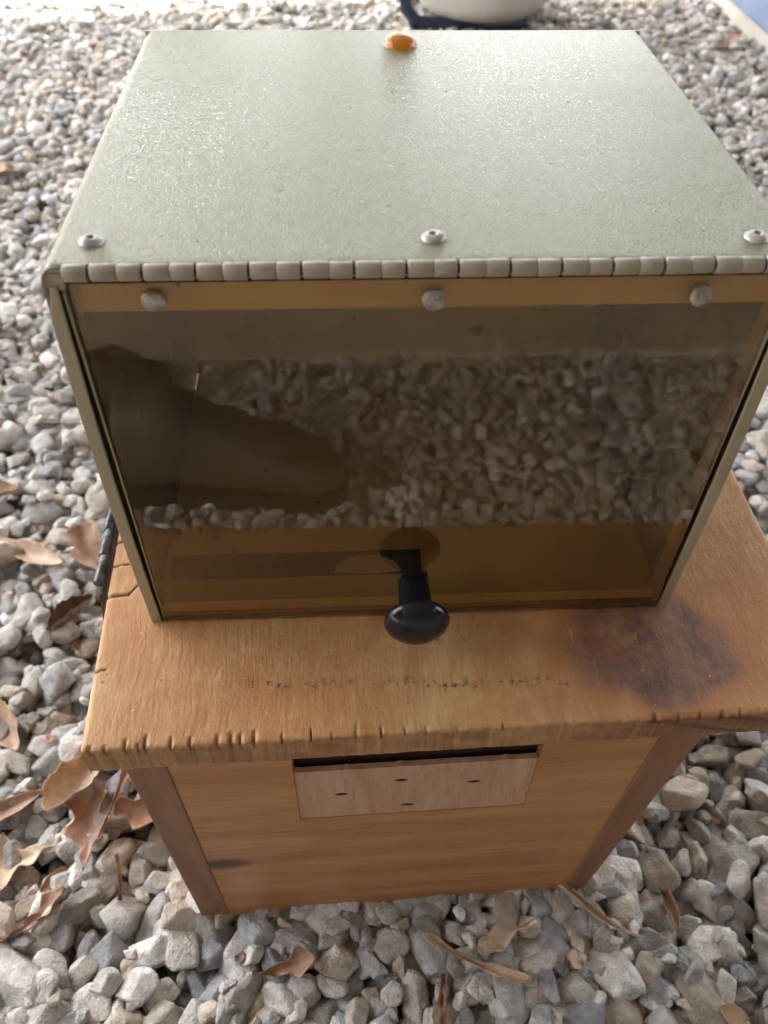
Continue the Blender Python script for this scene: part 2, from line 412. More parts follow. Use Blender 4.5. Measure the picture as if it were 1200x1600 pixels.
def fbm(x, s, seed):
    r = np.random.default_rng(seed); o = np.zeros_like(x); a = 1
    for k in range(5):
        o += a * np.sin(x * s * (1.9 ** k) + r.uniform(0, 6.28)) * np.sin(x * s * .61 * (1.9 ** k) + r.uniform(0, 6.28)); a *= .6
    return o
dfr = v_ * .322                                   # distance from the front edge
fr_w = np.exp(-dfr / .003) * (z > -.02)
y += fbm(x, 60, 3) * .00025 * fr_w + fbm(x, 400, 5) * .0004 * np.exp(-dfr / .002)
z -= np.abs(fbm(x, 55, 8)) * .0003 * np.exp(-dfr / .004) * (z > -.01)
z -= .0012 * np.exp(-np.minimum(u, 1 - u) * .45 / .0012) * (z > -.01)
crack = np.zeros_like(x); smud = np.zeros_like(x)
for px_, dep, wd in [(137, 5, 3), (160, 4, 2), (190, 9, 1.6), (210, 5, 1.6), (220, 11, 2), (259, 8, 1.8), (288, 7, 1.6), (329, 8, 2.0), (350, 9, 2.2), (364, 8, 2), (385, 10, 2.2), (428, 6, 1), (472, 9, .9), (542, 12, 1.0), (580, 7, 1), (618, 5, .8), (650, 6, 1.1), (505, 4, .8), (700, 3, .7), (770, 3, .8), (1012, 5, 4), (1050, 3, 3), (1085, 4, 2), (1120, 3, 4), (1150, 4, 2)]:
    cx = -.1932 + (px_ - 125) * .000372
    wgt = np.exp(-((x - cx - .04 * (dfr * .2)) / (wd * .00048)) ** 2) * np.clip(1 - dfr / (dep * .0008), 0, 1) ** .5
    m_ = (z > -.004)
    z -= wgt * .0023 * m_; crack = np.maximum(crack, wgt * .6 * (z > -.0065) * (wd > 1.2) + wgt * .9 * (wd <= 1.2) * (z > -.005))
# cracks running in from the left edge
def seg(ax, ay, bx, by, w0, w1, amp=.95):
    global crack, z
    d = np.array((bx - ax, by - ay)); L = np.hypot(*d); t = np.clip(((x - ax) * d[0] + (y - ay) * d[1]) / L ** 2, 0, 1)
    dist = np.hypot(x - ax - t * d[0], y - ay - t * d[1]); ww = w0 + (w1 - w0) * t
    g_ = np.exp(-(dist / ww) ** 2) * (z > -.01); crack = np.maximum(crack, g_ * amp); z = z - g_ * .0015
seg(-.204, .0175, -.184, .0195, .0016, .0008); seg(-.184, .0195, -.176, .031, .0007, .0004, .7)
seg(-.204, .0425, -.176, .0470, .0005, .0004, .6); seg(-.205, .0620, -.187, .0700, .0012, .0005, .9)
seg(-.200, -.040, -.188, -.037, .0008, .0005, .6)
# faded dark stamp marks along the front of the lid
r_ = np.random.default_rng(4)
for k in range(46):
    fx = -.105 + .20 * (k / 46) + r_.uniform(-.002, .002)
    dens = .35 if fx < -.03 else (.85 if fx < .09 else .4)
    if r_.uniform() > dens + .25: continue
    fy = -.0525 - .030 * (fx + .1) * .1 + r_.uniform(-.0022, .0022) + (-.003 if fx > 0 else 0)
    smud = np.maximum(smud, np.exp(-(((x - fx) / r_.uniform(.0012, .0030)) ** 2 + ((y - fy) / r_.uniform(.0014, .0032)) ** 2)) * r_.uniform(.6, 1.1))
for fx, fy in [(.008, -.024), (.014, -.023), (.026, -.0245), (.030, -.0235), (-.006, -.066)]:
    smud = np.maximum(smud, np.exp(-(((x - fx) / .002) ** 2 + ((y - fy) / .002) ** 2)) * .9)
# big knot stain
ang = np.arctan2(y + .034, x - .147)
rr = np.hypot((x - .147) / .057, (y + .032) / .040); rr = rr * (1 + .10 * np.sin(2 * ang + 1) + .05 * np.sin(5 * ang) + .03 * np.sin(9 * ang + 2))
stain = 1 / (1 + np.exp((rr - 1) * np.where(x > .12, 28, 12))); halo = np.exp(-((rr - 1.10) / .20) ** 2) * .7
r2 = np.hypot((x - .125) / 1.15, (y + .006) / 1.0)
ring = .5 + .5 * np.sin(r2 * 620 + .5 * np.sin(3 * ang)); ring = np.clip(ring * 1.3 - .2, 0, 1) * np.exp(-((r2 - .022) / .017) ** 2) * .9
stain = np.clip(stain * (1.0 - .18 * np.clip(fbm(x, 90, 31), 0, 1)), 0, 1)
# dark weathering on the front edge, at the right
fd = ((z < -.0025) & (dfr < .002)) * (np.clip((x - .085) / .05, 0, 1) * 1.1 + .35 * (fbm(x, 30, 12) > .1) + .2) * np.clip(.6 + .4 * fbm(x * 1.0 + z * 3, 90, 2), 0, 1)
V = np.stack([x, y, z], -1).reshape(-1, 3); npf = len(prof_v)
ii, jj = np.meshgrid(np.arange(NU - 1), np.arange(npf - 1), indexing='ij'); a_ = (ii * npf + jj).ravel()
F = np.stack([a_, a_ + npf, a_ + npf + 1, a_ + 1], 1)
cl = np.stack([np.arange(NU - 1) * npf + npf - 1, (np.arange(NU - 1) + 1) * npf + npf - 1, (np.arange(NU - 1) + 1) * npf, np.arange(NU - 1) * npf], 1)
# end caps as quads between top row and bottom line
base = len(V); ends = []; capF = []
for iu, flip in ((0, 0), (NU - 1, 1)):
    col_ = V[iu * npf:(iu + 1) * npf].copy(); col_[:, 2] = -T
    st_ = base + len(ends) * npf; ends.append(col_)
    for j in range(npf - 1):
        q = [iu * npf + j, iu * npf + j + 1, st_ + j + 1, st_ + j]; capF.append(q[::-1] if flip else q)
V = np.concatenate([V] + ends); F = np.concatenate([F, cl, np.array(capF)])
def pad(a): return np.concatenate([a.ravel(), np.zeros(2 * npf)])
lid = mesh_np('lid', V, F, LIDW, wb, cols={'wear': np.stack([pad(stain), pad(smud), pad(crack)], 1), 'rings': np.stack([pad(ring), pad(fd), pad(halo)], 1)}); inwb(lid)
mm = lid.modifiers.new('flat', 'EDGE_SPLIT'); mm.split_angle = rad(60)
# front board, with the shallow raw patch and the entrance slot along its top
yb = lambda x: -.075 + .024 * x
ZT, ZB = -.0275, -.350
def L(zf, xt, xb, zt=-.050, zb=-.340): return xt + (xb - xt) * (zt - zf) / (zt - zb)
xl = lambda z: L(z, -.1797, -.1741); xsl = lambda z: L(z, -.1542, -.1505)
xr = lambda z: L(z, .1827, .1576); xsr = lambda z: L(z, .1538, .1397)
def slab(bm, xa, xb, z1, z0, dy0=0.0, dy1=.018):
    """xa/xb functions of z or numbers"""
    fa = xa if callable(xa) else (lambda z: xa); fb = xb if callable(xb) else (lambda z: xb)
    c = []
    for zz_ in (z0, z1):
        A, B = fa(zz_), fb(zz_)
        c += [(A, yb(A) + dy0, zz_), (B, yb(B) + dy0, zz_), (B, yb(B) + dy1, zz_), (A, yb(A) + dy1, zz_)]
    hexa(bm, c)
bm = bmesh.new()
ra, rb = -.0788, .0800
slab(bm, xsl, ra, ZT, -.1375); slab(bm, rb, xsr, ZT, -.1375); slab(bm, xsl, xsr, -.1375, ZB)
bmesh.ops.remove_doubles(bm, verts=bm.verts[:], dist=1e-5)
fb_ = inwb(obj('front_board', bm, FRONTW, wb))
bm = bmesh.new()
rp = []
N_ = 60
for k in range(N_ + 1):
    X_ = ra + (rb - ra) * k / N_ + (.0004 if k == 0 else (-.0004 if k == N_ else 0)); zt_ = -.0668 + .0004 * math.sin(k * 1.9) * math.sin(k * .7) + (.0 if k % 13 else .0010)
    for (dy, zq) in ((.0007, -.1373), (.0007, zt_), (.0045, zt_), (.0045, -.1373)): rp.append(bm.verts.new((X_, yb(X_) + dy, zq)))
for k in range(N_):
    for j in range(4): bm.faces.new([rp[4 * k + j], rp[4 * k + (j + 1) % 4], rp[4 * k + 4 + (j + 1) % 4], rp[4 * k + 4 + j]])
bm.faces.new(rp[:4]); bm.faces.new(rp[-4:][::-1])
rec = inwb(obj('entrance_panel', bm, RECW, wb)); rec['label'] = 'pale unvarnished patch below the entrance slot'
for hx, hz in [(-.0493, -.1018), (-.0092, -.0861), (.0397, -.0949), (-.0036, -.1250)]:
    bm = bmesh.new(); pts = []
    for k in range(14):
        a = 2 * math.pi * k / 14; rx = .0044 * (1 if abs(math.cos(a)) > .5 else .6); pts.append((hx + rx * math.cos(a), yb(hx) + .0003, hz + .0016 * math.sin(a) ** 3 + random.uniform(-.0003, .0003)))
    f0 = [bm.verts.new(p) for p in pts]; f1 = [bm.verts.new((p[0], p[1] + .001, p[2])) for p in pts]
    bm.faces.new(f0)
    for k in range(14): bm.faces.new((f0[k], f0[(k + 1) % 14], f1[(k + 1) % 14], f1[k]))
    inwb(obj('split_hole', bm, BLK, wb))
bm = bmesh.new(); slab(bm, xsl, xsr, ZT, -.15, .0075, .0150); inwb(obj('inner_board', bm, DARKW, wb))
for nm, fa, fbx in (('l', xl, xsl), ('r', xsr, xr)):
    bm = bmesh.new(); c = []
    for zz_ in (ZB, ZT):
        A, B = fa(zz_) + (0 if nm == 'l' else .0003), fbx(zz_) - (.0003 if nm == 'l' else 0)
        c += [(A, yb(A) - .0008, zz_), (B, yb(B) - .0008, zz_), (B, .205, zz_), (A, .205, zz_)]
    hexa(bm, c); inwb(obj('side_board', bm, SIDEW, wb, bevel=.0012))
bm = bmesh.new(); slab(bm, xsl, xsr, ZT, ZB, .262, .280); inwb(obj('back_board', bm, FRONTW, wb))
# hinge on the left edge of the lid
hg = bpy.data.objects.new('lid_hinge', None); link(hg, wb); inwb(hg)
bm = bmesh.new(); yy = .030; 
k = 0
while yy < .150:
    ln = .0232
    lathe(bm, [(0, 0), (.0030, 0), (.0034, .0006), (.0034, ln - .0008), (.0030, ln - .0002), (0, ln - .0002)], 16, Matrix.Translation((-.2058 - (yy - .03) * .04, yy, -.0012)) @ Matrix.Rotation(rad(-90), 4, 'X')); yy += .0236
obj('barrel', bm, STEEL, hg, smooth=True)
bm = bmesh.new(); hexa(bm, [(-.2052, .004, -.050), (-.2038, .004, -.050), (-.2090, .150, -.050), (-.2104, .150, -.050), (-.2040, .022, -.002), (-.2026, .022, -.002), (-.2078, .150, -.002), (-.2092, .150, -.002)])
obj('leaf', bm, STEEL, hg)

# ------------------------------------------------------------------ metal box
mb = empty('metal_box', (0, 0, Z0), 'sage green enamelled metal box with smoked flip-up front door, resting on the wooden lid', 'metal box')
W2, HT, DP = .1655, .2503, .2935
BOW = lambda z: .0024 * math.sin(math.pi * min(max(z / HT, 0), 1))
# outer skin: side - rounded corner - top - rounded corner - side, swept front to back
def skin_profile(off):
    pr = []; nz = 10; R_ = .007
    for k in range(nz + 1):
        zq = (HT - R_) * k / nz; pr.append((-W2 - BOW(zq) + off, zq))
    for k in range(1, 7):
        a = math.pi / 2 * k / 6; pr.append((-W2 + R_ - (R_ - off) * math.cos(a), HT - R_ + (R_ - off) * math.sin(a)))
    mir = [(-p[0], p[1]) for p in pr[::-1]]
    return pr + mir
bm = bmesh.new(); T2 = .0016
ys = [-.0022, -.0012, .0, .004, DP * .5, DP - .004, DP - .001, DP]
po, pi_ = skin_profile(0), skin_profile(T2)
def ring_(yq, prf, dz=0.0, sx=1.0): return [bm.verts.new((px * sx, yq, min(pz, HT) - dz)) for px, pz in prf]
outer = [ring_(yq, po, dz) for yq, dz in zip(ys, [.0010, .0002, 0, 0, 0, 0, .0004, .0016])]
inner = [ring_(yq, pi_) for yq in (ys[0], ys[-1])]
n_ = len(po)
for a, b in zip(outer, outer[1:]):
    for k in range(n_ - 1): bm.faces.new((a[k], a[k + 1], b[k + 1], b[k]))
for a, b in ((outer[0], inner[0]), (outer[-1], inner[1]), (inner[0], inner[1])):
    for k in range(n_ - 1): bm.faces.new((a[k], a[k + 1], b[k + 1], b[k]))
for e in (0, -1): bm.faces.new((outer[0][e], *[o_[e] for o_ in outer[1:]], inner[1][e], inner[0][e]))
sh = obj('shell', bm, PAINT, mb, smooth=True)
mm = sh.modifiers.new('flat', 'EDGE_SPLIT'); mm.split_angle = rad(50)
# return flanges on the front edge of both sides
for s in (-1, 1):
    bm = bmesh.new(); c0 = []
    nz = 14
    for k in range(nz + 1):
        zq = (HT - .0100) * k / nz
        xo = W2 + BOW(zq) + (.0002 if k < nz else -.001); xi = W2 - .0060 + BOW(zq) * .8
        if k == nz: xo -= .002
        c0.append([bm.verts.new((s * xo, -.0034, zq)), bm.verts.new((s * xi, -.0034, zq)), bm.verts.new((s * xi, -.0012, zq)), bm.verts.new((s * xo, -.0024, zq))])
    for a, b in zip(c0, c0[1:]):
        for j in range(4): bm.faces.new((a[j], a[(j + 1) % 4], b[(j + 1) % 4], b[j]))
    bm.faces.new(c0[0]); bm.faces.new(c0[-1][::-1])
    obj('front_flange', bm, PAINT2, mb, bevel=.0007)
    # inner jamb behind the flange
    bm = bmesh.new(); box(bm, s * (W2 - .0072) - .0006, s * (W2 - .0072) + .0006, -.0010, .012, .001, HT - .012); obj('jamb', bm, PAINT2, mb)
# rolled front lip under the top
bm = bmesh.new(); box(bm, -W2 + .0022, W2 - .0022, -.0018, .0002, HT - .0040, HT - .0018); box(bm, -W2 + .0008, -.1562, -.0016, .0004, HT - .0120, HT - .0041); box(bm, .1600, W2 - .0008, -.0016, .0004, HT - .0120, HT - .0041); obj('front_lip', bm, PAINT2, mb, bevel=.0006)
# inside: floor, back, ceiling are the enamel too, its colour lightened to brighten the interior
bm = bmesh.new(); box(bm, -W2 + .003, W2 - .003, .0052, .262, .0012, .0030); box(bm, -W2 + .008, W2 - .008, .0036, .0050, .0012, .0105)
obj('floor_pan', bm, PAINT3, mb, bevel=.0005)
bm = bmesh.new(); 
pz = [.002 + (HT - .004) * k / 12 for k in range(13)]; pv = []
for q in pz:
    hw = W2 - .00165 + BOW(q) - (.0035 if q > HT - .006 else 0); pv.append([bm.verts.new(t) for t in ((-hw, .2505, q), (hw, .2505, q), (hw, .2520, q), (-hw, .2520, q))])
for a, b in zip(pv, pv[1:]):
    for j in range(4): bm.faces.new((a[j], a[(j + 1) % 4], b[(j + 1) % 4], b[j]))
bm.faces.new(pv[0]); bm.faces.new(pv[-1])
box(bm, -W2 - .0002, W2 + .0002, DP + .0002, DP + .0016, .001, HT - .0012); obj('back_panel', bm, PAINT3, mb)
bm = bmesh.new(); box(bm, -.158, .0085, .0275, .0480, .0034, .0042); tp = obj('floor_strip', bm, TAPE, mb)
bm = bmesh.new(); fp = []
for k in range(13):
    a = math.pi * (.12 + .80 * k / 12); fp.append((-.028 + .022 * -math.cos(a) * -1 * -1, .0285 + .0150 * math.sin(a) + random.uniform(-.0006, .0006)))
fp += [(-.050, .0285), (-.030, .0275), (-.006, .0290)][::1] if fp[-1][0] < fp[0][0] else [(-.006, .0290), (-.030, .0275), (-.050, .0285)]
f0 = [bm.verts.new((a, b, .0047)) for a, b in fp]; bm.faces.new(f0); f1 = [bm.verts.new((a, b, .0050)) for a, b in fp]; bm.faces.new(f1[::-1])
for k in range(len(fp)): bm.faces.new((f0[k], f0[(k + 1) % len(fp)], f1[(k + 1) % len(fp)], f1[k]))
obj('film_scrap', bm, FILM, tp)
bm = bmesh.new(); lathe(bm, [(0, 0), (.0050, 0), (.0050, .0004), (0, .0004)], 20, Matrix.Translation((.0694, .2500, .0402)) @ Matrix.Rotation(rad(90), 4, 'X')); obj('back_hole', bm, BLK, mb)
# hinge knuckles
hz, hy, hr = .2470, -.0028, .0037
hn = bpy.data.objects.new('piano_hinge', None); link(hn, mb)
bm = bmesh.new(); xk = -.1550; k = 0; pitch = .01102
while xk < W2 - .001:
    ln = pitch - (.0012 if k % 2 == 0 else .00022) ; 
    if xk + ln > W2 - .002: ln = W2 - .002 - xk
    if ln < .002: break
    r_k = hr + random.uniform(-.0001, .00015); e_ = .00045
    prf = [(0, 0), (r_k - e_, 0), (r_k - .0002, e_ * .35), (r_k, e_), (r_k, ln - e_), (r_k - .0002, ln - e_ * .35), (r_k - e_, ln), (0, ln)]
    lathe(bm, prf, 24, Matrix.Translation((xk, hy + random.uniform(-.0001, .0001), hz + random.uniform(-.0001, .0001))) @ Matrix.Rotation(rad(90), 4, 'Y')); xk += pitch; k += 1
kb = obj('knuckles', bm, HINGEP, hn, smooth=True); mm = kb.modifiers.new('flat', 'EDGE_SPLIT'); mm.split_angle = rad(60)
bm = bmesh.new(); lathe(bm, [(0, 0), (.0022, 0), (.0022, .318), (0, .318)], 12, Matrix.Translation((-.156, hy, hz)) @ Matrix.Rotation(rad(90), 4, 'Y')); obj('hinge_pin', bm, BLK, hn, smooth=True)
bm = bmesh.new(); box(bm, -.1565, .1565, .0044, .0056, .2236, .2440); obj('hinge_leaf', bm, PAINT3, hn)
# top rivets: dished flange with a hole
def top_rivet():
    bm = bmesh.new()
    lathe(bm, [(0, .0004), (.0016, .0004), (.0018, .0022), (.0024, .0022), (.0042, .0015), (.0056, .0004), (.0056, -.0002)], 28); return bm
r0 = None
for x_, y_ in [(-.1466, .0170), (.0008, .0170), (.1440, .0140)]:
    if r0 is None: r0 = obj('pop_rivet', top_rivet(), MET, mb, smooth=True); o = r0
    else: o = r0.copy(); COL.objects.link(o)
    o.location = (x_, y_, HT); o.rotation_euler = (rad(random.uniform(-4, 4)), rad(random.uniform(-4, 4)), random.uniform(0, 6))
    if o is r0:
        bm = bmesh.new(); lathe(bm, [(0, .0007), (.0015, .0007), (.0015, .0004), (0, .0004)], 16); h0 = obj('rivet_hole', bm, BLK, o)
    else:
        h = h0.copy(); COL.objects.link(h); h.parent = o
# amber jewel
bm = bmesh.new(); R_ = .0106
lathe(bm, [(R_ * 1.04, -.0003), (R_ * 1.04, .0006)] + [(R_ * math.cos(a), .0006 + .0060 * math.sin(a)) for a in [math.pi / 2 * k / 12 for k in range(12)]] + [(0, .0066)], 40)
le = obj('indicator_lens', bm, AMB, mb, smooth=True); le.location = (.0013, .2640, HT); le['label'] = 'domed amber indicator lens at the back of the top'
# door
dr = bpy.data.objects.new('door', None); link(dr, mb); dr.location = (0, 0, .2400); dr.rotation_euler = (rad(-1.1), 0, 0)
ZD = .2400
bm = bmesh.new(); box(bm, -.1562, .1575, .0002, .0032, .0040 - ZD, .2402 - ZD)
sheet = obj('acrylic_sheet', bm, ACR, dr, bevel=.0003)
sheet.data.materials.append(ACRE)
for p in sheet.data.polygons:
    if abs(p.normal.y) < .5: p.material_index = 1
sheet.modifiers.clear()
r1 = None
for k, (x_, z_) in enumerate([(-.1212, .2318), (.0006, .2306), (.1202, .2308)]):
    if r1 is None:
        bm = bmesh.new(); prf = [(.0052, 0), (.0054, .0006)] + [(.0054 * math.cos(a), .0006 + .0026 * math.sin(a)) for a in [math.pi / 2 * j / 8 for j in range(1, 8)]] + [(0, .0032)]
        lathe(bm, prf, 24, Matrix.Rotation(rad(90), 4, 'X'))
        for v in bm.verts: v.co += Vector((random.uniform(-1, 1), random.uniform(-1, 1), random.uniform(-1, 1))) * .00012
        r1 = obj('door_rivet', bm, RIV, dr, smooth=True); o = r1
    else: o = r1.copy(); COL.objects.link(o)
    o.location = (x_, .0001, z_ - ZD); o.rotation_euler = (rad([10, 2, 6][k]), rad(k * 77), rad([-6, 2, 12][k]))
bm = bmesh.new()
lathe(bm, [(0, -.0035), (.0075, -.0035), (.0092, -.0020), (.0098, .004), (.0098, .020), (.0090, .0235), (.0100, .0250), (.0165, .0256), (.0192, .0268), (.0196, .0284), (.0180, .0315), (.0140, .0350), (.0085, .0375), (0, .0384)], 48, Matrix.Rotation(rad(90), 4, 'X'))
kn = obj('door_knob', bm, KNOB, dr, smooth=True); kn.location = (-.0008, -.0002, .0322 - ZD)
bm = bmesh.new(); box(bm, -.0085, .0072, -.0014, .0001, .0395 - ZD, .0440 - ZD); cl_ = obj('knob_plate', bm, KNOB, dr, bevel=.0005)

# ------------------------------------------------------------------ background things
m = NM('cream_plastic'); CREAM = m.fin(m.mix(m.ramp(m.noise(8, 5, .6), [(.4, 0), (.75, 1)]), (.62, .59, .53), (.46, .40, .31)), .45)
m = NM('navy_enamel'); NAVY = m.fin(m.mix(m.ramp(m.noise(12, 4), [(.4, 0), (.6, 1)]), (.016, .022, .045), (.04, .05, .08)), .4)
m = NM('blue_plastic'); BLUE = m.fin(m.mix(m.ramp(m.noise(5, 4), [(.4, 0), (.6, 1)]), (.17, .23, .37), (.24, .30, .43)), .4)
m = NM('pale_lavender_plastic'); PALE = m.fin(m.mix(m.ramp(m.noise(4, 4), [(.4, 0), (.6, 1)]), (.52, .52, .60), (.62, .60, .64)), .4)
dm = empty('plastic_drum', (.385, 2.40, 0), 'cream plastic drum with a dark blue tubular stand on the gravel behind the metal box', 'drum')
bm = bmesh.new(); lathe(bm, [(0, .025), (.13, .026), (.170, .036), (.196, .065), (.204, .12), (.204, .40), (.208, .41), (.208, .425), (.188, .435), (.15, .45), (.05, .455), (.05, .48), (0, .48)], 48); obj('barrel', bm, CREAM, dm, smooth=True)
bm = bmesh.new(); st = obj
pts = []
for s in (0,):
    for sg in (-1, 1):
        tube(bm, [(-.235, .11 * sg, .44), (-.235, .11 * sg, .10), (-.228, .115 * sg, .055), (-.20, .12 * sg, .026), (-.15, .122 * sg, .020), (.10, .125 * sg, .018)], .018, 12)
    tube(bm, [(-.235, -.11, .44), (-.235, .11, .44)], .018); tube(bm, [(.10, -.125, .018), (.13, 0, .018), (.10, .125, .018)], .018)
obj('stand', bm, NAVY, dm, smooth=True)
cb = empty('cooler', (1.43, 2.60, 0), 'blue and white plastic cooler standing on the gravel at the right edge', 'cooler')
bm = bmesh.new(); box(bm, -.31, .33, -.62, .5, .0, .055); obj('base', bm, CREAM, cb, bevel=.012, seg=3)
bm = bmesh.new(); box(bm, -.325, .345, -.635, .515, .056, .135); obj('band', bm, BLUE, cb, bevel=.008, seg=3)
bm = bmesh.new(); box(bm, -.33, .35, -.64, .52, .136, .36); obj('body', bm, PALE, cb, bevel=.012, seg=3)
bm = bmesh.new(); box(bm, -.34, .36, -.65, .53, .361, .42); obj('lid', bm, BLUE, cb, bevel=.015, seg=3)

# ------------------------------------------------------------------ dry leaves
def leaf_mesh(name, Lg, Wd, curl, twist, mat, lobes=0, seed=0, stem=.3):
    r = random.Random(seed); nu, nv = 26, 11; V, F = [], []
    ph = r.uniform(0, 6)
    for i in range(nu):
        t = i / (nu - 1)
        wloc = Wd * (math.sin(math.pi * t ** .85) ** .75) * (1 + (.38 * math.sin(t * math.pi * lobes * 2 + ph) if lobes else 0)) + .0006
        wloc *= 1 + r.uniform(-.07, .07)
        for j in range(nv):
            s = (j / (nv - 1) - .5) * 2
            a = s * curl * (.6 + .5 * math.sin(t * 3 + ph))
            rc = wloc / max(abs(curl), .2)
            yv = math.sin(a) * rc if abs(curl) > .2 else s * wloc; zv = (1 - math.cos(a)) * rc
            zv += .08 * Wd * abs(s) * math.sin(t * 23 + s * 4) + .003 * abs(s)
            tw = twist * (t - .5)
            V.append((Lg * (t - .5), yv * math.cos(tw) - zv * math.sin(tw), yv * math.sin(tw) + zv * math.cos(tw) + .22 * Lg * (t - .5) ** 2 * 2 * r.uniform(.97, 1.03)))
    for i in range(nu - 1):
        for j in range(nv - 1): F.append((i * nv + j, (i + 1) * nv + j, (i + 1) * nv + j + 1, i * nv + j + 1))
    me = bpy.data.meshes.new(name); me.from_pydata(V, [], F); me.materials.append(mat)
    me.polygons.foreach_set('use_smooth', np.ones(len(me.polygons), dtype=bool))
    o = bpy.data.objects.new(name, me); link(o)
    sd_ = o.modifiers.new('thick', 'SOLIDIFY'); sd_.thickness = .0005
    return o
LV = [  # x, y, length, half width, yaw deg, curl, lobes, mat, label
    (-.425, .345, .135, .022, -28, 1.6, 0, 0, 'long tan curled leaf lying left of the lid hinge'),
    (-.345, .325, .10, .028, -60, 1.2, 2, 4, 'russet lobed leaf beside the black lid hinge'),
    (-.352, .245, .060, .022, 40, 2.0, 0, 2, 'dark crumpled leaf in a hollow of the stones near the lid hinge'),
    (-.375, .022, .130, .017, 28, .9, 0, 1, 'narrow brown leaf at the left edge under the lid corner'),
    (-.300, .050, .095, .026, 62, 1.5, 0, 0, 'glossy tan curled leaf just below the left corner of the lid'),
    (-.262, .032, .095, .012, 75, 1.2, 0, 4, 'upright narrow leaf between stones beside the lid corner'),
    (-.285, -.002, .085, .028, 100, 1.0, 3, 4, 'reddish lobed oak leaf left of the wooden box'),
    (-.345, -.020, .080, .030, 15, .8, 3, 3, 'pale straw lobed leaf at the lower left edge'),
    (-.235, .010, .055, .016, -20, 1.1, 2, 4, 'orange brown leaf scrap touching the left side board'),
    (-.247, -.058, .090, .010, 82, 1.2, 0, 1, 'rolled brown leaf standing on end near the lower left side board'),
    (.052, -.128, .095, .020, -22, .7, 0, 0, 'large tan leaf in front of the wooden box'),
    (.085, -.108, .055, .024, 20, .6, 2, 3, 'torn straw coloured leaf behind the large tan one'),
    (.025, -.152, .055, .022, 80, .6, 0, 1, 'brown leaf sunk between stones at the bottom of the picture'),
    (.165, -.098, .080, .0055, -38, 1.8, 0, 0, 'thin twisted leaf stalk at the lower right corner of the wooden box'),
    (.232, -.085, .060, .006, 85, 1.5, 0, 1, 'small rolled leaf among stones right of the wooden box'),
    (.470, .262, .055, .022, 35, 1.4, 0, 4, 'brown cupped leaf beside the right side of the lid'),
    (-.830, 1.10, .11, .028, 75, .9, 2, 0, 'tan leaf lying on the gravel far left'),
    (-.640, .82, .12, .03, 20, .9, 2, 4, 'rusty brown leaf on the gravel left of the metal box'),
    (-.560, .60, .09, .02, 100, 1.2, 0, 3, 'straw coloured leaf on end in the gravel left of the door'),
    (1.02, 2.10, .12, .04, 30, 1.2, 2, 1, 'brown leaf beside the blue cooler'),
    (-.50, .44, .08, .02, 10, 1.2, 0, 4, 'small russet leaf above the long tan curled one'),
    (-.73, 1.35, .13, .035, -20, .9, 0, 1, 'dull brown leaf at the far left, above the tan one'),
    (-.395, .115, .075, .020, 130, 1.3, 0, 0, 'tan leaf half buried in stones left of the lid, below the dark crumpled leaf'),
    (-.455, .20, .080, .018, 70, 1.0, 0, 3, 'straw coloured leaf at the left edge level with the lower half of the door'),
    (-.315, -.075, .060, .018, 40, 1.1, 2, 1, 'brown lobed leaf at the left edge of the picture near the bottom'),
    (.345, .10, .060, .018, 50, 1.1, 0, 4, 'russet leaf under the right overhang of the lid'),
    (-.10, -.125, .050, .016, 10, 1.1, 2, 1, 'brown lobed scrap under the lower left front of the wooden box'),
    (.30, -.165, .05, .009, 20, 1.3, 0, 1, 'brown leaf sliver at the lower right edge'),
]
for k, (x_, y_, Lg, wd, yaw, curl, lob, mi, lab) in enumerate(LV):
    o = leaf_mesh('dry_leaf', Lg, wd, curl, random.uniform(-.9, .9), LEAFM[mi], lob, k)
    o.location = (x_, y_, hgt(x_, y_) + .004); o.rotation_euler = (rad(random.uniform(-18, 18)), rad(random.uniform(-16, 16)), rad(yaw))
    if 'on end' in lab: o.rotation_euler[1] = rad(-50)
    tag(o, lab, 'leaf', 'dry leaves on the gravel')
# fine leaf litter
Vl, Fl, Cl = [], [], []
for k in range(420):
    y_ = random.uniform(-.9, 2.9); x_ = random.uniform(-.62 - .42 * max(y_, 0), .62 + .48 * max(y_, 0))
    if inbody(x_, y_): continue
    Ls, Ws = random.uniform(.008, .034), random.uniform(.003, .010)
    R3 = Euler((random.uniform(-.6, .6), random.uniform(-.6, .6), random.uniform(0, 6.3))).to_matrix(); b0 = len(Vl)
    p0 = Vector((x_, y_, hgt(x_, y_) + random.uniform(-.006, .003)))
    cc = random.choice([(.36, .2, .11), (.24, .12, .07), (.48, .33, .2), (.16, .09, .06)])
    for i in range(6):
        t = i / 5; w_ = Ws * math.sin(math.pi * (t * .9 + .05)) * random.uniform(.8, 1.2)
        for s in (-1, -.3, .4, 1): Vl.append(tuple(p0 + R3 @ Vector((Ls * (t - .5), s * w_, .35 * Ws * s * s + .2 * Ls * (t - .5) ** 2)))); Cl.append(cc)
    for i in range(5):
        for j in range(3): Fl.append((b0 + i * 4 + j, b0 + i * 4 + 4 + j, b0 + i * 4 + 5 + j, b0 + i * 4 + 1 + j))
m = NM('litter'); LITM = m.fin(m.attr('tint').outputs['Color'], .6)
li = mesh_np('leaf_litter', Vl, np.array(Fl), LITM, cols={'tint': np.array(Cl)}); tag(li, kind='stuff')
sd_ = li.modifiers.new('thick', 'SOLIDIFY'); sd_.thickness = .0006
# pale lilac scrap
m = NM('lilac_plastic'); LIL = m.fin((.62, .60, .80), .35)
o = leaf_mesh('plastic_scrap', .10, .028, .7, .4, LIL, 0, 77); o.location = (-.76, 2.33, hgt(-.76, 2.33) + .008); o.rotation_euler = (.1, .2, rad(-35))
tag(o, 'pale lilac plastic scrap on the gravel at the far left', 'scrap')

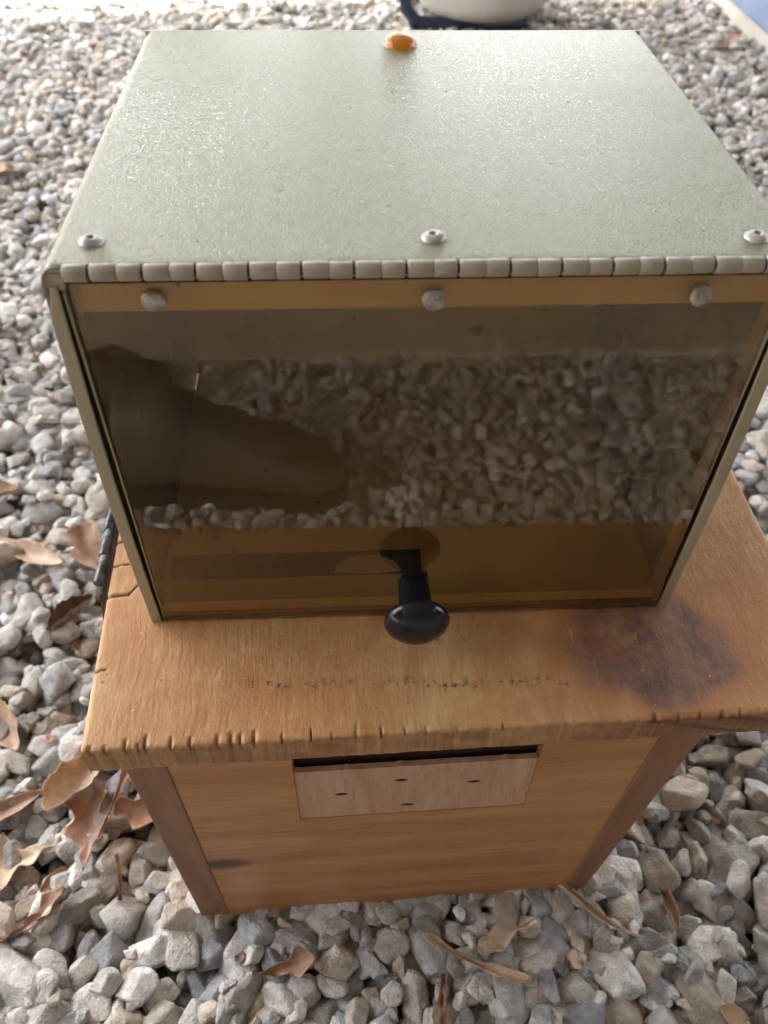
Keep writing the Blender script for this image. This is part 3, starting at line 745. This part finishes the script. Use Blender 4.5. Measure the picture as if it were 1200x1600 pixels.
# ------------------------------------------------------------------ carport roof overhead (it shades the whole yard in view)
if ROOF:
    m = NM('roof_sheet'); ROOFM = m.fin(m.mix(m.ramp(m.noise(3, 4), [(.4, 0), (.6, 1)]), (.42, .40, .37), (.34, .32, .29)), .6)
    rf = empty('carport', (0, 0, 0), 'carport roof on posts overhead that shades the gravel', 'carport')
    bm = bmesh.new(); N_ = 90
    top, bot = [], []
    for k in range(N_ + 1):
        X_ = -2.7 + 7.2 * k / N_; dz = .02 * (1 if k % 4 in (0, 1) else -1)
        top.append([bm.verts.new((X_, Y_, 2.5 + dz + .004)) for Y_ in (-4.0, 4.09 + .167 * X_)]); bot.append([bm.verts.new((X_, Y_, 2.5 + dz)) for Y_ in (-4.0, 4.09 + .167 * X_)])
    for k in range(N_):
        bm.faces.new((top[k][0], top[k + 1][0], top[k + 1][1], top[k][1])); bm.faces.new((bot[k][0], bot[k][1], bot[k + 1][1], bot[k + 1][0]))
    obj('roof_panel', bm, ROOFM, rf)
    for px_, py_ in ((-2.6, -.75), (4.5, -.75), (-2.6, 3.45), (4.3, 4.5)):
        bm = bmesh.new(); box(bm, px_ - .05, px_ + .05, py_ - .05, py_ + .05, -.03, 2.47); obj('post', bm, ROOFM, rf)

    m = NM('wall_paint'); WALLM = m.fin(m.mix(m.ramp(m.noise(2, 4), [(.4, 0), (.6, 1)]), (.22, .20, .17), (.17, .16, .14)), .7)
    bm = bmesh.new()  # unseen wall with side returns, added to cut the light from the front
    for k in range(16):
        z0_, z1_ = .15 * k, .15 * k + .149
        for (a, b, c_, d) in ((-2.75, 4.6, -3.2, -3.03), (-2.9, -2.76, -3.2, -.9), (4.61, 4.75, -3.2, -.9)):
            t_ = .014
            hexa(bm, [(a, c_, z0_), (b, c_, z0_), (b, d + t_ * (c_ == -3.2 and a == -2.75), z0_), (a, d + t_ * (c_ == -3.2 and a == -2.75), z0_), (a, c_, z1_), (b, c_, z1_), (b, d, z1_), (a, d, z1_)])
    tag(obj('light_blocking_wall', bm, WALLM), 'added clapboard wall, out of view, blocking light at the front end of the carport', 'wall')
# dark boots in front of the boxes, mirrored in the door
m = NM('dark_leather'); m.bump(m.noise(90, 4), .001); BOOTM = m.fin((.085, .068, .052), .6)
m = NM('boot_rubber'); SOLEM = m.fin((.012, .011, .011), .7)
def boot(loc, yaw, lab):
    e = empty('boot', loc, lab, 'boot', 'dark boots in front of the boxes'); e.rotation_euler.z = rad(yaw)
    st = [(-.125, .036, .020, .075), (-.11, .042, .018, .15), (-.04, .046, .018, .16), (.0, .044, .018, .13), (.05, .044, .018, .105), (.10, .048, .018, .088), (.14, .044, .018, .070), (.165, .030, .020, .050), (.175, .012, .022, .034)]
    bm = bmesh.new(); rings = []
    xs_ = np.linspace(0, len(st) - 1, 26)
    for t in xs_:
        i = min(int(t), len(st) - 2); f = t - i; f = f * f * (3 - 2 * f); a_ = [st[i][q] * (1 - f) + st[i + 1][q] * f for q in range(4)]
        rings.append([bm.verts.new((a_[0], a_[1] * math.copysign(abs(math.cos(th)) ** .75, math.cos(th)), a_[2] + (a_[3] - a_[2]) * (.5 + .5 * math.copysign(abs(math.sin(th)) ** .75, math.sin(th))))) for th in [2 * math.pi * j / 20 for j in range(20)]])
    for a, b in zip(rings, rings[1:]):
        for j in range(20): bm.faces.new((a[j], a[(j + 1) % 20], b[(j + 1) % 20], b[j]))
    bm.faces.new(rings[0][::-1]); bm.faces.new(rings[-1]); obj('upper', bm, BOOTM, e, smooth=True)
    bm = bmesh.new(); pr = [(-.132, .030), (-.12, .042), (-.04, .044), (.05, .046), (.10, .051), (.15, .045), (.178, .022)]
    lo_ = [(a, b) for a, b in pr] + [(a, -b) for a, b in pr[::-1]]
    b0 = [bm.verts.new((a, b, -.002)) for a, b in lo_]; b1 = [bm.verts.new((a, b, .022)) for a, b in lo_]
    bm.faces.new(b0[::-1]); bm.faces.new(b1)
    for j in range(len(lo_)): bm.faces.new((b0[j], b0[(j + 1) % len(lo_)], b1[(j + 1) % len(lo_)], b1[j]))
    obj('sole', bm, SOLEM, e, bevel=.003)
boot((-.215, -.50, .004), 4, 'dark boot nearer the box front, toe toward the right, mirrored in the door')
boot((-.47, -.66, .004), -14, 'dark boot farther left, behind the other one, mirrored in the door')

# trees beyond the carport (mirrored in the glossy top)
m = NM('bark'); m.bump(m.noise(30, 5), .01); BARK = m.fin(m.mix(m.noise(14, 4), (.09, .07, .05), (.16, .13, .10)), .9)
m = NM('tree_leaves'); LFM = m.fin(m.mix(m.ramp(m.noise(1.3, 3), [(.4, 0), (.6, 1)]), (.035, .07, .018), (.075, .12, .03)), .6)
def tree(x_, y_, h_, r_, n_, lab):
    e = empty('broadleaf_tree', (x_, y_, -.03), lab, 'tree', 'trees beyond the carport')
    bm = bmesh.new(); q = random.Random(int(x_ * 10) + 99)
    for k in range(7):
        a = q.uniform(0, 6.28); t0 = h_ * q.uniform(.2, .5)
        p = [(0, 0, t0), (math.cos(a) * r_ * .3, math.sin(a) * r_ * .3, t0 + h_ * .15), (math.cos(a) * r_ * .7, math.sin(a) * r_ * .7, t0 + h_ * .32)]
        tube(bm, p, .035, 8)
    lathe(bm, [(.16, 0), (.12, .4), (.10, h_ * .4), (.05, h_ * .75), (0, h_ * .85)], 12); obj('trunk', bm, BARK, e, smooth=True)
    V, F = [], []
    cl = [(q.gauss(0, .45) * r_, q.gauss(0, .45) * r_, h_ * q.uniform(.22, .92)) for _ in range(34)]
    for k in range(n_):
        c0 = q.choice(cl); p = Vector(c0) + Vector((q.gauss(0, 1), q.gauss(0, 1), q.gauss(0, .8))) * r_ * .17
        R3 = Euler((q.uniform(0, 6), q.uniform(0, 6), q.uniform(0, 6))).to_matrix(); sz = q.uniform(.05, .09); b0 = len(V)
        for a, b, c_ in ((-1, 0, 0), (0, -.5, .1), (1, 0, 0), (0, .5, .1)): V.append(tuple(p + R3 @ Vector((a * sz, b * sz, c_ * sz))))
        F.append((b0, b0 + 1, b0 + 2, b0 + 3))
    mesh_np('crown', V, np.array(F), LFM, e, smooth=False)
tree(-.1, 9.0, 6.6, 1.25, 6500, 'tall narrow tree straight behind the metal box beyond the carport')
tree(-5.0, 9.5, 7.0, 2.3, 8000, 'broad tree beyond the carport at the far left')
tree(5.6, 9.8, 7.0, 2.3, 8000, 'broad tree beyond the carport at the far right')
tree(-2.1, 10.5, 4.0, 1.3, 4000, 'short tree between the tall narrow tree and the broad left one')
